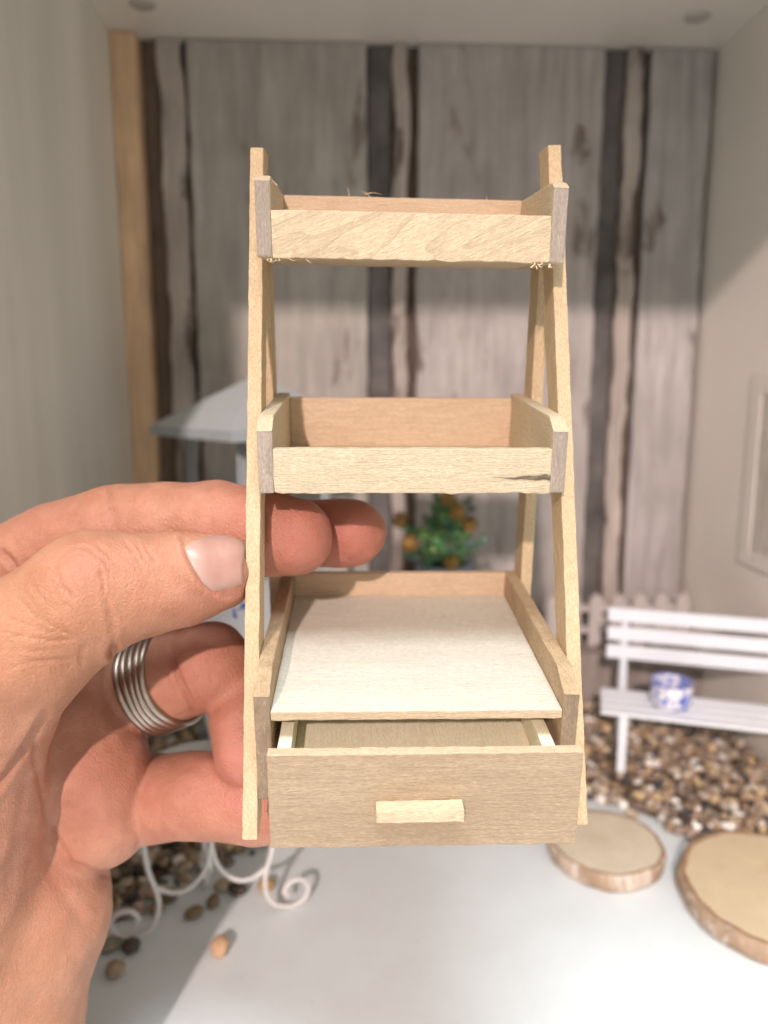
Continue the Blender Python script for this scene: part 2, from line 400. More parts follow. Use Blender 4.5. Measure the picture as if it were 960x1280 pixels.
# ================================================================== LOG SLICES
def log_slice(cx, cy, r, h, seed, label, core, rz=0.0):
    def top_mat():
        m, nt, b = new_mat('slice_face')
        v = coords(nt); tc = nt.nodes.new('ShaderNodeTexCoord'); sx = nt.nodes.new('ShaderNodeSeparateXYZ'); nt.links.new(tc.outputs['Object'], sx.inputs[0])
        dx = math_n(nt, 'SUBTRACT', sx.outputs[0], core[2]*S); dy = math_n(nt, 'SUBTRACT', sx.outputs[1], core[3]*S)
        d = math_n(nt, 'SQRT', math_n(nt, 'ADD', math_n(nt, 'MULTIPLY', dx, dx), math_n(nt, 'MULTIPLY', dy, dy)))
        d = math_n(nt, 'ADD', d, math_n(nt, 'MULTIPLY', noise_t(nt, v, 60, 3), 0.004))
        rings = math_n(nt, 'SINE', math_n(nt, 'MULTIPLY', d, 3600.0))
        n2 = noise_t(nt, v, 110, 5, 0.6)
        c = mix(nt, ramp(nt, n2, [(0.3, 0.0), (0.7, 1.0)]), tuple(x*0.88 for x in core[0]), core[0])
        c = mix(nt, math_n(nt, 'MULTIPLY', ramp(nt, rings, [(0.0, 0.0), (1.0, 1.0)]), 0.28), c, tuple(x*0.6 for x in core[0]))
        c = mix(nt, ramp(nt, math_n(nt, 'ADD', d, math_n(nt, 'MULTIPLY', noise_t(nt, v, 200, 4), 0.006)), [(0.004, 0.7), (0.0105, 0.0)]), c, core[1])
        nt.links.new(c, b.inputs['Base Color']); b.inputs['Roughness'].default_value = 0.65
        bump(nt, b, noise_t(nt, v, 1500, 3), 0.3, 0.0002); return m
    bark = plank_mat('slice_bark', (0.50, 0.35, 0.24), (0.72, 0.63, 0.54), 0.50, seed)
    rim = plain('slice_bark_rim', (0.32, 0.19, 0.11), rough=0.8, var=0.3, scale=200)
    t = empty('log_slice', (cx, cy, 0), rz)
    def ro(a, z): return r*(1 + 0.05*noise.noise(Vector((math.cos(a)*1.2+seed, math.sin(a)*1.2, 0))) + 0.030*noise.noise(Vector((math.cos(a)*6, math.sin(a)*6+seed, z*0.35))))
    n = 96
    def loft(prof):
        bm = bmesh.new(); rows = []
        for k, z in prof: rows.append([bm.verts.new((ro(2*math.pi*i/n, z)*k*math.cos(2*math.pi*i/n), ro(2*math.pi*i/n, z)*k*math.sin(2*math.pi*i/n), z)) for i in range(n)])
        for a, b in zip(rows[:-1], rows[1:]):
            for i in range(n): bm.faces.new((a[i], a[(i+1) % n], b[(i+1) % n], b[i]))
        return bm, rows
    bm, rows = loft([(0.92, h-0.15), (0.80, h-0.1), (0.5, h-0.05), (0.2, h)])
    bm.faces.new(rows[-1]); obj('wood_face', bm, top_mat(), t, smooth=True)
    bm, rows = loft([(0.955, 0.1), (0.985, 0.6), (1.0, h*0.35), (1.005, h*0.7), (0.99, h-0.35), (0.965, h-0.02)])
    bm.faces.new(rows[0][::-1]); obj('bark', bm, bark, t, smooth=True)
    bm, rows = loft([(0.968, h-0.03), (0.962, h+0.12), (0.945, h+0.10), (0.918, h-0.12)])
    obj('bark_rim', bm, rim, t, smooth=True)
    tag(t, label, 'log slice', 'log slices on the cabinet floor')
log_slice(105.0, 278.0, 23.3, 7.6, 1.3, 'smaller round log slice beside the drawer, with pale face and dark centre spot', ((0.72, 0.625, 0.475), (0.52, 0.43, 0.27), -3.0, 1.0))
log_slice(161.5, 246.0, 37.0, 8.0, 4.1, 'larger tan log slice cut off by the right edge of the picture', ((0.70, 0.56, 0.37), (0.52, 0.33, 0.19), 2.0, 10.0))

# ================================================================== BENCH AND BOWL
m_white = plain('white_paint', (0.80, 0.85, 0.92), rough=0.4, var=0.03, scale=40)
def bench():
    a = on_z(751, 889, 45.5); b_ = on_z(960, 913, 45.5)
    ang = math.atan2(b_[1]-a[1], b_[0]-a[0])
    t = empty('garden_bench', (a[0], a[1], 15.4), ang)
    L = 100.0
    q = 0.94
    for k in range(4):
        obj('seat_slat', box_bm(0, L, k*7.6, k*7.6+5.2, (30.4+0.1*k)*q, (32.4+0.1*k)*q, 0.4), m_white, t)
    for k, z in enumerate((44.0, 53.0, 62.3)):
        y = 32.5 + (z-30)*0.18
        bb = box_bm(2, L-2, y, y+2.0, z, z+6.8, 0.4); obj('back_slat', bb, m_white, t)
    for x in (8.5, L-12.5):
        bb = box_bm(x, x+3.8, 2.0, 4.8, 0, 28.4, 0.3); obj('leg', bb, m_white, t)
        bb = bmesh.new(); tube(bb, [(x+2, 36.2, 0), (x+2, 35.2, 29), (x+2, 42.6, 68)], [2.2, 2.2, 1.8], 10); obj('back_post', bb, m_white, t)
        bb = box_bm(x+0.5, x+3.3, 4.9, 32.8, 25.4, 28.4, 0.3); obj('rail', bb, m_white, t)
    tag(t, 'white slatted garden bench on the gravel', 'bench')
    return t, a, ang
bench_t, ba, bang = bench()
def porcelain(name, seed, sc=230, lo=0.56):
    m, nt, b = new_mat(name)
    v = coords(nt, loc=(seed, seed, 0))
    n = noise_t(nt, v, sc, 3, 0.5, 1.2); n2 = noise_t(nt, v, sc*3, 3)
    k = ramp(nt, n, [(lo-0.03, 0.0), (lo+0.03, 1.0)])
    tc = nt.nodes.new('ShaderNodeTexCoord'); sx = nt.nodes.new('ShaderNodeSeparateXYZ'); nt.links.new(tc.outputs['Object'], sx.inputs[0])
    c = mix(nt, k, (0.86, 0.86, 0.90), mix(nt, n2, (0.05, 0.11, 0.50), (0.20, 0.28, 0.72)))
    nt.links.new(c, b.inputs['Base Color']); b.inputs['Roughness'].default_value = 0.15; return m
m_blu = plain('cobalt_glaze', (0.16, 0.20, 0.50), rough=0.2, var=0.2)
def bowl():
    m_por = porcelain('blue_white_porcelain', 2.0, 210, 0.50)
    ca, sa = math.cos(bang), math.sin(bang)
    lx, ly = 31.5, 14.0
    t = empty('porcelain_bowl', (ba[0]+lx*ca-ly*sa, ba[1]+lx*sa+ly*ca, 15.4+32.75*0.94))
    obj('body', lathe([(0, 0.0), (7.2, 0.0), (8.3, 0.7), (9.0, 2.4), (9.3, 6.0), (9.4, 11.0), (9.4, 12.2), (8.7, 12.2), (8.5, 11.0), (8.4, 6), (7.0, 2.6), (0, 2.0)]), m_por, t, smooth=True)
    b = bmesh.new(); tube(b, [(9.15*math.cos(k*math.pi/20), 9.15*math.sin(k*math.pi/20), 12.3) for k in range(41)], 0.55, 8, cap=False); obj('rim', b, m_blu, t, smooth=True)
    tag(t, 'small white bowl with blue painted pattern on the bench seat', 'bowl')
bowl()

# ================================================================== FENCE
def fence():
    x0 = 113.0
    t = empty('picket_fence', (x0, 412, 44.0))
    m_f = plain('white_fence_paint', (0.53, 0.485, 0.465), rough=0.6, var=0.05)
    for k in range(7):
        x = k*12.9
        bm = bmesh.new(); w, h = 7.6, 32.0
        pr = [(0, 0), (w, 0), (w, h-4), (w/2, h), (0, h-4)]
        A = [bm.verts.new((x+px, 0, pz)) for px, pz in pr]; B = [bm.verts.new((x+px, 2.2, pz)) for px, pz in pr]
        bm.faces.new(A); bm.faces.new(B[::-1])
        for i in range(5): bm.faces.new((A[(i+1) % 5], A[i], B[i], B[(i+1) % 5]))
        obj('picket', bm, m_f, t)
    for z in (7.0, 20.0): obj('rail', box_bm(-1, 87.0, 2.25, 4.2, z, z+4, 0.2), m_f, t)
    tag(t, 'low white picket fence against the plank wall behind the bench', 'fence')
fence()

# ================================================================== GAZEBO
def gazebo():
    c = on_y(322, 540, 372); z_e, z_a = 176.0, 200.5
    t = empty('gazebo', (c[0], 372, 0.1), math.radians(41))
    m_roof, nt, b = new_mat('blue_grey_mesh_roof')
    v = coords(nt)
    w1 = N(nt, 'ShaderNodeTexWave', Scale=240.0); w1.bands_direction = 'X'; nt.links.new(v, w1.inputs['Vector'])
    w2 = N(nt, 'ShaderNodeTexWave', Scale=240.0); w2.bands_direction = 'Y'; nt.links.new(v, w2.inputs['Vector'])
    h = math_n(nt, 'MAXIMUM', w1.outputs['Fac'], w2.outputs['Fac'])
    nt.links.new(mix(nt, h, (0.36, 0.41, 0.44), (0.60, 0.65, 0.68)), b.inputs['Base Color']); b.inputs['Roughness'].default_value = 0.5
    bump(nt, b, h, 0.6, 0.0005)
    m_gp = plain('blue_grey_metal', (0.38, 0.43, 0.46), rough=0.45)
    hw = 37.5
    bm = bmesh.new(); n = 10
    # four roof faces, slightly hollow, each split in rows
    def P(s, k, f): 
        q = [(-hw, -hw), (hw, -hw), (hw, hw), (-hw, hw)]
        a, b2 = q[s], q[(s+1) % 4]; r = 1-k
        x = (a[0]+(b2[0]-a[0])*f)*r; y = (a[1]+(b2[1]-a[1])*f)*r
        return (x, y, z_e + (z_a-z_e)*(k**1.0))
    for s in range(4):
        rows = [[bm.verts.new(P(s, i/n*0.999, j/6)) for j in range(7)] for i in range(n+1)]
        for i in range(n):
            for j in range(6): bm.faces.new((rows[i][j], rows[i][j+1], rows[i+1][j+1], rows[i+1][j]))
    roof = obj('roof', bm, m_roof, t)
    md = roof.modifiers.new('thick', 'SOLIDIFY'); md.thickness = 0.0012; md.offset = -1
    for (x0, x1, y0, y1) in ((-hw-1, hw+1, -hw-1, -hw+1.2), (-hw-1, hw+1, hw-1.2, hw+1), (-hw-1, -hw+1.2, -hw+1.3, hw-1.3), (hw-1.2, hw+1, -hw+1.3, hw-1.3)):
        obj('eave', box_bm(x0, x1, y0, y1, z_e-5.0, z_e-0.2, 0.4), m_gp, roof)
    obj('finial', lathe([(0, z_a+6), (1.6, z_a+4.2), (2.0, z_a+2.6), (1.0, z_a+1), (1.6, z_a-0.8)], 16), m_gp, roof, smooth=True)
    for sx in (-1, 1):
        for sy in (-1, 1):
            b = bmesh.new(); tube(b, [(sx*23, sy*23, 0), (sx*23, sy*23, z_e+8)], 1.1, 10)
            tube(b, [(sx*23+3.0*sx, sy*23, 0), (sx*23+3.0*sx, sy*23, z_e+5)], 0.8, 8); obj('post', b, m_gp, t, smooth=True)
    tag(t, 'blue grey metal gazebo with a mesh pyramid roof behind the shelf', 'gazebo')
gazebo()

# ================================================================== WIRE TABLE AND VASE
def wire_table():
    t = empty('wire_table', (-50.6, 240.5, 0.0))
    m_w = plain('white_wire', (0.74, 0.72, 0.70), rough=0.42, var=0.04)
    obj('table_top', lathe([(0, 57.0), (30, 57.0), (31.2, 57.6), (31.2, 59.2), (30, 60.0), (0, 60.0)], 56), m_w, t, smooth=True)
    foot = [(20, 57.5), (24, 47), (23.2, 36), (22, 26), (19.4, 17), (19.6, 9.5), (23, 3.6), (29.5, 1.0), (34.4, 2.6), (36, 6.6), (33.5, 10.6), (28.8, 11), (26.4, 8), (28, 5.8)]
    brace = [(20.2, 20), (14.5, 17.4), (8.5, 18.6), (3, 24.5), (0.5, 32), (0.2, 42), (1.2, 57.5)]
    for ang in (math.pi+0.06, 0.42, 1.9):
        ca, sa = math.cos(ang), math.sin(ang)
        leg = obj('leg', tube(bmesh.new(), catmull([(r*ca, r*sa, z) for r, z in foot], 7), 0.95, 10), m_w, t, smooth=True)
        obj('brace', tube(bmesh.new(), catmull([(r*ca, r*sa, z) for r, z in brace], 7), 0.85, 8), m_w, leg, smooth=True)
    tag(t, 'white wire table with curled feet behind the hand', 'table')
    v = empty('porcelain_vase', (-39, 248, 60.05))
    m_por = porcelain('vase_porcelain', 5.0, 150, 0.645)
    obj('body', lathe([(0, 0), (9, 0), (9.6, 1), (12, 12), (15.2, 30), (16.6, 48), (15.4, 60), (12.0, 66), (12.6, 71), (12.0, 71.2), (11.0, 66), (14, 60), (0, 40)]), m_por, v, smooth=True)
    tag(v, 'white vase with blue marks, glimpsed between thumb and wooden leg', 'vase')
wire_table()

# ================================================================== FLOWERS
def flowers():
    t = empty('flower_planter', (49.0, 382, 0.1))
    m_pot = plain('slate_blue_pot', (0.22, 0.27, 0.33), rough=0.5, var=0.1)
    obj('pot', lathe([(0, 0), (11, 0), (12, 1), (14.5, 98), (15.6, 98.4), (15.6, 103), (14, 103), (13.2, 98), (0, 97)], 36), m_pot, t, smooth=True)
    m_leaf, nt, b = new_mat('green_leaf')
    a = nt.nodes.new('ShaderNodeAttribute'); a.attribute_name = 'leafc'
    nt.links.new(a.outputs['Color'], b.inputs['Base Color']); b.inputs['Roughness'].default_value = 0.5
    rng = random.Random(5)
    bm = bmesh.new(); cols = []
    heads = []
    for k in range(46):
        an = rng.uniform(0, 6.28); el = rng.uniform(0.15, 1.5); R = rng.uniform(18, 37)
        tip = Vector((R*math.cos(an)*math.cos(el)*0.92, R*math.sin(an)*math.cos(el)*0.8, 100+R*math.sin(el)*1.18))
        base = Vector((rng.uniform(-5, 5), rng.uniform(-5, 5), 97))
        mid = (base+tip)/2 + Vector((0, 0, 4))
        n0 = len(bm.verts)
        pts = catmull([base, mid, tip], 5); tube(bm, pts, 0.45, 5)
        g = rng.choice([(0.09, 0.20, 0.095), (0.10, 0.26, 0.10), (0.19, 0.35, 0.10), (0.08, 0.16, 0.12)])
        cols += [g]*(len(bm.verts)-n0)
        for q in range(18):
            f = rng.uniform(0.35, 1.0); p = pts[min(int(f*(len(pts)-1)), len(pts)-1)]
            d = Vector((rng.gauss(0, 1), rng.gauss(0, 1), rng.gauss(0.3, 0.8))).normalized(); u = d.orthogonal().normalized()
            l, w = rng.uniform(3.2, 6.0), rng.uniform(1.0, 1.9)
            n0 = len(bm.verts)
            A = bm.verts.new(p); B_ = bm.verts.new(p+d*l*0.5+u*w); C_ = bm.verts.new(p+d*l); D = bm.verts.new(p+d*l*0.5-u*w); E = bm.verts.new(p+d*l*0.5+d.cross(u)*0.5)
            bm.faces.new((A, B_, E)); bm.faces.new((B_, C_, E)); bm.faces.new((C_, D, E)); bm.faces.new((D, A, E))
            gg = tuple(x*rng.uniform(0.7, 1.5) for x in g); cols += [gg]*5
        if k % 5 == 0: heads.append(tip)
    o = obj('foliage', bm, m_leaf, t); o['kind'] = 'stuff'
    at = o.data.color_attributes.new('leafc', 'FLOAT_COLOR', 'POINT')
    at.data.foreach_set('color', np.array([[*c, 1] for c in cols], np.float32).ravel())
    m_fl = plain('orange_petal', (0.34, 0.20, 0.05), rough=0.6, var=0.3, scale=500)
    spots = [(512, 680, 355), (572, 640, 362), (587, 655, 366), (560, 622, 370), (565, 703, 358), (500, 650, 376)]
    for (u, v, y) in spots:
        p = on_y(u, v, y) - np.array([49.0, 382, 0.1]); b = bmesh.new()
        for q in range(46):
            th = math.acos(1-2*(q+0.5)/46); ph = q*2.39996
            d = Vector((math.sin(th)*math.cos(ph), math.sin(th)*math.sin(ph), math.cos(th))); uu = d.orthogonal().normalized(); ww = d.cross(uu)
            P0 = Vector(p)
            c0 = [b.verts.new(P0+d*2.0+uu*0.9), b.verts.new(P0+d*4.4+ww*0.9), b.verts.new(P0+d*4.7), b.verts.new(P0+d*4.4-ww*0.9)]
            b.faces.new((c0[0], c0[1], c0[2])); b.faces.new((c0[0], c0[2], c0[3]))
        bmesh.ops.create_icosphere(b, subdivisions=2, radius=3.0, matrix=Matrix.Translation(Vector(p)))
        fl = obj('flower', b, m_fl, t)
        b = bmesh.new(); tube(b, [(0, 0, 97), Vector(p)*0.5+Vector((0, 0, 54)), Vector(p)], 0.5, 6); obj('stem', b, m_leaf, fl)
        at = bpy.data.objects[t.name].children
    for ch in t.children_recursive:
        if ch.name.startswith('stem'):
            at = ch.data.color_attributes.new('leafc', 'FLOAT_COLOR', 'POINT')
            at.data.foreach_set('color', np.repeat([[0.05, 0.13, 0.04, 1.0]], len(ch.data.vertices), 0).astype(np.float32).ravel())
    tag(t, 'tall slate planter of green sprigs with orange flowers, seen through the shelf', 'planter')
flowers()

# ================================================================== FRAME ON THE RIGHT WALL
def wall_frame():
    t = empty('framed_panel', (XR, 322, 105))  # low pale bars around a flat panel with darker blotches
    m_f = plain('pale_frame_paint', (0.82, 0.77, 0.72), rough=0.5, var=0.04)
    m_in = plank_mat('blotched_grey_panel', (0.74, 0.70, 0.64), (0.45, 0.40, 0.37), 0.62, 8.8)
    obj('print', box_bm(-0.7, -0.2, -28, 36, 8, 86, 0), m_in, t)
    for (y0, y1, z0, z1) in ((-38, -28.2, 0, 96), (36.2, 46, 0, 96), (-28, 36, 0, 7.8), (-28, 36, 86.2, 96)):
        obj('frame_bar', box_bm(-1.3, -0.1, y0, y1, z0, z1, 0.3), m_f, t)
    tag(t, 'pale framed panel on the right cabinet wall', 'picture')
wall_frame()

# ================================================================== LADDER SHELF (measured pose in the camera's frame)
R_SC = np.array([[0.9993029964570682, -0.03704064870279621, 0.004638061621065834],
                 [-0.005595364300328663, -0.27146614091905263, -0.962431725491665],
                 [0.03690817213397826, 0.9617349555247501, -0.27148418398045865]])
T_SC = np.array([6.506360871723399, 67.2060694458204, 153.9699813387174])
CW = np.column_stack([RIGHT, -UP, FWD])       # camera frame (right, down, forward) -> world
def cam_to_world(P): return np.asarray(P) @ CW.T + CAM
R_SW = CW @ R_SC; T_SW = CAM + CW @ T_SC
shelf = empty('ladder_shelf')
mw = Matrix.Identity(4)
for i in range(3):
    for j in range(3): mw[i][j] = R_SW[i, j]
    mw[i][3] = T_SW[i]*S
shelf.matrix_world = mw
tag(shelf, 'unpainted miniature wooden ladder shelf with two trays and an open drawer, held in the hand', 'shelf')

LT, DK_ = (0.745, 0.64, 0.465), (0.655, 0.535, 0.365)
w_x = wood('basswood_long_grain', DK_, LT, 'x', 0.18)
w_x0 = wood('basswood_figured', (0.68, 0.54, 0.355), LT, 'x', 0.85, rot=0.42, offs=0.013)
w_x1 = wood('basswood_streaked', (0.64, 0.53, 0.365), (0.73, 0.63, 0.46), 'x', 0.4, streak=(14.0, 25.0, 71.3, 0.85), offs=0.031)
w_back = wood('basswood_rosy', (0.66, 0.485, 0.325), (0.75, 0.58, 0.41), 'x', 0.30, fine=0.6, offs=0.05)
w_y = wood('basswood_side', DK_, (0.72, 0.60, 0.42), 'y', 0.15)
w_z = wood('basswood_leg', (0.63, 0.465, 0.28), (0.74, 0.59, 0.39), 'z', 0.30, offs=0.02)
w_end = wood('end_grain_grey', (0.37, 0.31, 0.255), (0.52, 0.445, 0.375), 'z', 0.35, rough=0.8, offs=0.04, grain_k=0.7)
w_end2 = wood('end_grain_sooty', (0.33, 0.25, 0.17), (0.43, 0.33, 0.23), 'z', 0.3, rough=0.8, grime=0.5, offs=0.06)
w_deck = wood('pale_deck_wood', (0.68, 0.63, 0.53), (0.76, 0.715, 0.62), 'x', 0.05, fine=0.8, offs=0.08)
w_edge = wood('deck_edge_wood', (0.60, 0.47, 0.31), (0.70, 0.57, 0.40), 'x', 0.1, offs=0.09)
w_face = wood('drawer_face_wood', (0.41, 0.305, 0.20), (0.50, 0.385, 0.265), 'x', 0.16, fine=0.8, offs=0.11, grain_k=0.8)
w_draw = wood('drawer_pale_wood', (0.92, 0.83, 0.60), (0.95, 0.88, 0.68), 'y', 0.1, fine=0.7, offs=0.14)
w_knob = wood('handle_wood', (0.64, 0.51, 0.33), (0.74, 0.62, 0.43), 'x', 0.12, offs=0.17)

A_, T_ = 29.0, 3.18
def panel(name, x0, x1, y0, y1, z0, z1, mats, parent, roll=0.0, bevel=0.22, step=(1.6, 3, 3), amp=0.07, seed=0.0, shape=None, front_mat=None, ragged=0.0):
    b = box_bm(x0, x1, y0, y1, z0, z1, bevel)
    for ax in range(3):
        if step[ax]: slice_axis(b, ax, step[ax])
    if front_mat is not None:
        for f in b.faces:
            f.normal_update()
            if f.normal.y < -0.75: f.material_index = front_mat
    if ragged:
        for v in b.verts:
            if v.co.z < z0+0.35 and v.co.y < y0+0.6: v.co.z -= ragged*max(0, noise.noise(Vector((v.co.x*1.3+seed, seed, 0)))+0.25)
    rough_up(b, amp, 0.35, seed+3.3); rough_up(b, amp*0.85, 1.4, seed+8.1)
    if shape:
        for v in b.verts: shape(v)
    if roll:
        for v in b.verts: v.co.z += roll*v.co.x
    return obj(name, b, mats, parent)

def tray(y, e, z, h, s, sb, bk, roll, seed, mfront, cham):
    base = panel('tray', -A_+0.05, A_-0.05, y+2.25, y+e-0.03, z+0.1, z+1.9, w_x, shelf, roll, seed=seed, ragged=0.15)
    panel('front_panel', -A_, A_, y, y+2.2, z-0.02, z+h, mfront, base, roll, seed=seed+1, amp=0.11, ragged=0.45)
    panel('back_panel', -A_, A_, y+e, y+e+2.1, z, z+bk, w_back, base, roll, seed=seed+2)
    for sg in (-1, 1):
        x0, x1 = (-A_-T_, -A_-0.03) if sg < 0 else (A_+0.03, A_+T_)
        def chamfer(v, x0=x0):
            zt = z+sb; y1_, z1_ = y, z+s              # cut the top front corner
            lim = z1_ + (v.co.y-y1_)*(zt-z1_)/cham
            if v.co.z > lim: v.co.z = lim
        panel('side_panel', x0, x1, y-0.1, y+e+2.1, z-0.1, z+sb, [w_y, w_end], base, roll, step=(0, 1.2, 1.2), seed=seed+4+sg, shape=chamfer, front_mat=1, bevel=0.35)
    return base
t0 = tray(33.1, 30.6, 115.3, 9.2, 14.6, 15.9, 15.9, -0.0125, 1.0, w_x0, 2.2)
t1 = tray(20.7, 43.1, 68.2, 9.3, 13.0, 15.6, 14.5, -0.0033, 11.0, w_x1, 4.2)
t0['label'] = 'upper shallow tray with diagonal wood figure on its front'; t1['label'] = 'middle tray with a dark streak on its front board'

def lower_case():
    y, e, z = 0.0, 60.2, 29.0; r = -0.0077
    deck = panel('drawer_case', -A_+0.05, A_-0.05, y, y+e-0.05, z-1.9, z, [w_deck, w_edge], shelf, r, seed=21, front_mat=1, step=(1.6, 4, 0), ragged=0.2)
    panel('back_panel', -A_, A_, y+e, y+e+2.1, z-20, z+6.4, w_back, deck, r, seed=22)
    for sg in (-1, 1):
        x0, x1 = (-A_-T_, -A_-0.03) if sg < 0 else (A_+0.03, A_+T_)
        def chamfer(v):
            lim = z+3.4 + (v.co.y)*(3.1)/6.5
            if v.co.z > lim: v.co.z = lim
        panel('side_panel', x0, x1, y-0.1, y+e+2.1, z-20, z+6.5, [wood('case_side_wood_%d' % sg, (0.52, 0.37, 0.22), (0.66, 0.49, 0.31), 'y', 0.3, grime=0.35, offs=0.2+sg*0.03), w_end2],
              deck, r, step=(0, 1.2, 1.2), seed=25+sg, shape=chamfer, front_mat=1, bevel=0.35)
    dr = panel('drawer', -29.1, 31.5, -7.1, -4.6, 3.1, 24.0, [w_edge, w_face], shelf, r, seed=31, amp=0.10, front_mat=1, step=(1.4, 0, 1.4))
    dr['label'] = 'pulled out drawer with greyish brown front'
    panel('handle', -8.4, 8.4, -10.2, -7.12, 11.0, 13.8, w_knob, dr, 0.004, seed=33, step=(1.0, 1, 1), amp=0.13, bevel=0.2)
    for sg in (-1, 1):
        x0, x1 = (-27.6, -24.9) if sg < 0 else (24.6, 27.3)
        panel('drawer_side', x0, x1, -4.55, 46.0, 10.6, 22.6, w_draw, dr, r, seed=35+sg, step=(0, 3, 3))
    panel('drawer_back', -24.85, 24.55, 43.5, 46.0, 10.6, 22.2, w_draw, dr, r, seed=38)
    panel('drawer_bottom', -24.85, 24.55, -4.5, 43.4, 15.6, 17.2, w_draw, dr, r, seed=39, step=(4, 4, 0))
lower_case()

def legs():
    K, Y0 = 0.408, -4.2                       # front legs lean back: y = Y0 + K z
    for sg in (-1, 1):
        x0, x1 = (-A_-T_-3.05, -A_-T_-0.03) if sg < 0 else (A_+T_+0.03, A_+T_+3.05)
        zt = 140.0 if sg < 0 else 141.4; zb = 2.2 if sg < 0 else 3.6
        def lean(v, zb=zb, zt=zt):
            if v.co.z < zb+7: v.co.y += 0.0
            # foot and head are trimmed: taper the last millimetres
            k = max(0.0, (zb+6-v.co.z)/6.0); v.co.y = v.co.y*(1-0.22*k) + 0.0
            v.co.y += Y0 + K*v.co.z
        p = panel('front_leg', x0, x1, 0.0, 9.0, zb, zt, w_z, shelf, step=(0, 3, 2.0), seed=41+sg*2, shape=lean, amp=0.12, bevel=0.3)
        panel('rear_leg', x0+0.02, x1-0.02, 55.6, 64.0, 1.0, 121.5, w_z, shelf, step=(0, 3, 2.2), seed=46+sg, amp=0.10, bevel=0.3)
legs()
# loose wood fibres on the sawn edges
m_fib = plain('wood_fibre', (0.72, 0.57, 0.38), rough=0.7)
def fibre(pts, r=0.09):
    cp_ = catmull(pts, 6); b = tube(bmesh.new(), cp_, [r*(1.25-1.1*i/(len(cp_)-1)) for i in range(len(cp_))], 5); o = obj('wood_fibre', b, m_fib, t0, smooth=True)
zt = 131.2
fibre([(-13.2, 64.5, zt), (-13.4, 64.3, zt+1.6), (-13.9, 64.2, zt+2.6)])
fibre([(-8.0, 64.5, zt+0.1), (-9.0, 64.2, zt+1.0), (-10.2, 64.0, zt+1.4), (-10.0, 64.0, zt+2.4)])
fibre([(-9.5, 64.5, zt+0.7), (-7.4, 64.0, zt+1.1), (-5.2, 64.0, zt+0.7)])
fibre([(20.5, 64.5, zt-0.4), (20.3, 64.3, zt+1.2)], 0.07)
fibre([(-29.2, 38, 130.9), (-28.6, 38.5, 130.7), (-28.3, 39, 129.9)], 0.16)
fibre([(-29.1, 41, 131.0), (-28.4, 41, 130.6), (-28.1, 42, 129.8)], 0.18)
fibre([(-25.5, 33.0, 115.3), (-24.6, 32.8, 114.9), (-23.8, 32.8, 115.2)], 0.07)
fibre([(-22, 33.0, 115.2), (-21.2, 32.8, 114.6), (-20.8, 32.8, 114.4)], 0.06)
for k in range(11):
    x = 27.2+random.uniform(-2.5, 4.0); y = 33.0+random.uniform(-0.4, 1.0); z = 114.7+random.uniform(-0.7, 0.2)
    fibre([(x, y, z), (x+random.uniform(-.7, .7), y-random.uniform(0, .5), z-random.uniform(.1, .7)), (x+random.uniform(-1., 1.), y-random.uniform(0, .6), z-random.uniform(.0, .9))], random.uniform(0.10, 0.2))
for k in range(7):
    x = -30.0+random.uniform(-1.5, 2.5); y = 33.0+random.uniform(-0.4, .6); z = 115.2+random.uniform(-0.5, 0.1)
    fibre([(x, y, z), (x+random.uniform(-.6, .6), y-random.uniform(0, .4), z-random.uniform(.1, .5)), (x+random.uniform(-.8, .8), y-random.uniform(0, .5), z-random.uniform(.0, .7))], random.uniform(0.08, 0.15))

# ================================================================== HAND (one continuous surface grown from smooth round cones)
def to_shelf(P): return (P - T_SC) @ R_SC
def px(u, v, z): return np.array([(u-480)/F_PX*z, (v-640)/F_PX*z, z])
PALM = [  # (u, v, depth, radius) pairs: metacarpals, heel, wrist
    ((-70, 1330, 178, 27), (-10, 1120, 182, 20)),
    ((-90, 1560, 185, 27), (-70, 1330, 178, 27)),
    ((-22, 1330, 180, 20), (50, 1140, 182.5, 14.8)),
    ((50, 1140, 182.5, 14.8), (40, 1010, 186, 14)),
    ((-10, 1120, 186, 19), (70, 920, 194, 14)),
    ((-30, 1060, 190, 19), (-20, 850, 204, 13)),
    ((-30, 1060, 190, 19), (-85, 800, 204, 13)),
    ((-20, 850, 204, 13), (70, 930, 200, 12)),
]
PAD = [
    ((122, 1020, 184, 12.9), (112, 955, 183.5, 13.6)),
    ((112, 955, 183.5, 13.6), (88, 895, 185, 13.2)),
    ((88, 895, 185, 13.2), (88, 845, 186, 12.0)),
]
THENAR = [
    ((-75, 1230, 172, 21), (-75, 1000, 162, 20)),
    ((-75, 1000, 162, 20), (-40, 880, 155, 17)),
]
THUMB = [
    ((-40, 880, 155, 17), (30, 808, 151, 13.9)),
    ((30, 808, 151, 13.9), (112, 744, 151, 12.3)),
    ((112, 744, 151, 12.3), (165, 733, 153, 10.7)),
    ((165, 733, 153, 10.7), (225, 724, 155.5, 9.4)),
    ((225, 724, 155.5, 9.4), (272, 716, 158, 8.2)),
]
INDEX = [
    ((-85, 785, 200, 13), (5, 715, 188, 11.4)),
    ((5, 715, 188, 11.4), (70, 682, 183, 10.4)),
    ((70, 682, 183, 10.4), (140, 661, 179, 10.4)),
    ((140, 661, 179, 10.4), (210, 655, 177, 9.9)),
    ((210, 655, 177, 9.9), (270, 655, 176, 10.0)),
    ((270, 655, 176, 10.0), (330, 665, 174, 10.2)),
    ((330, 665, 174, 10.2), (366, 671, 173, 9.4)),
]
MIDDLE = [
    ((-20, 840, 204, 13), (80, 765, 206, 11)),
    ((80, 765, 206, 11), (200, 715, 202, 11)),
    ((200, 715, 202, 11), (320, 668, 194, 9.4)),
    ((320, 668, 194, 9.4), (440, 666, 186.5, 8.5)),
]
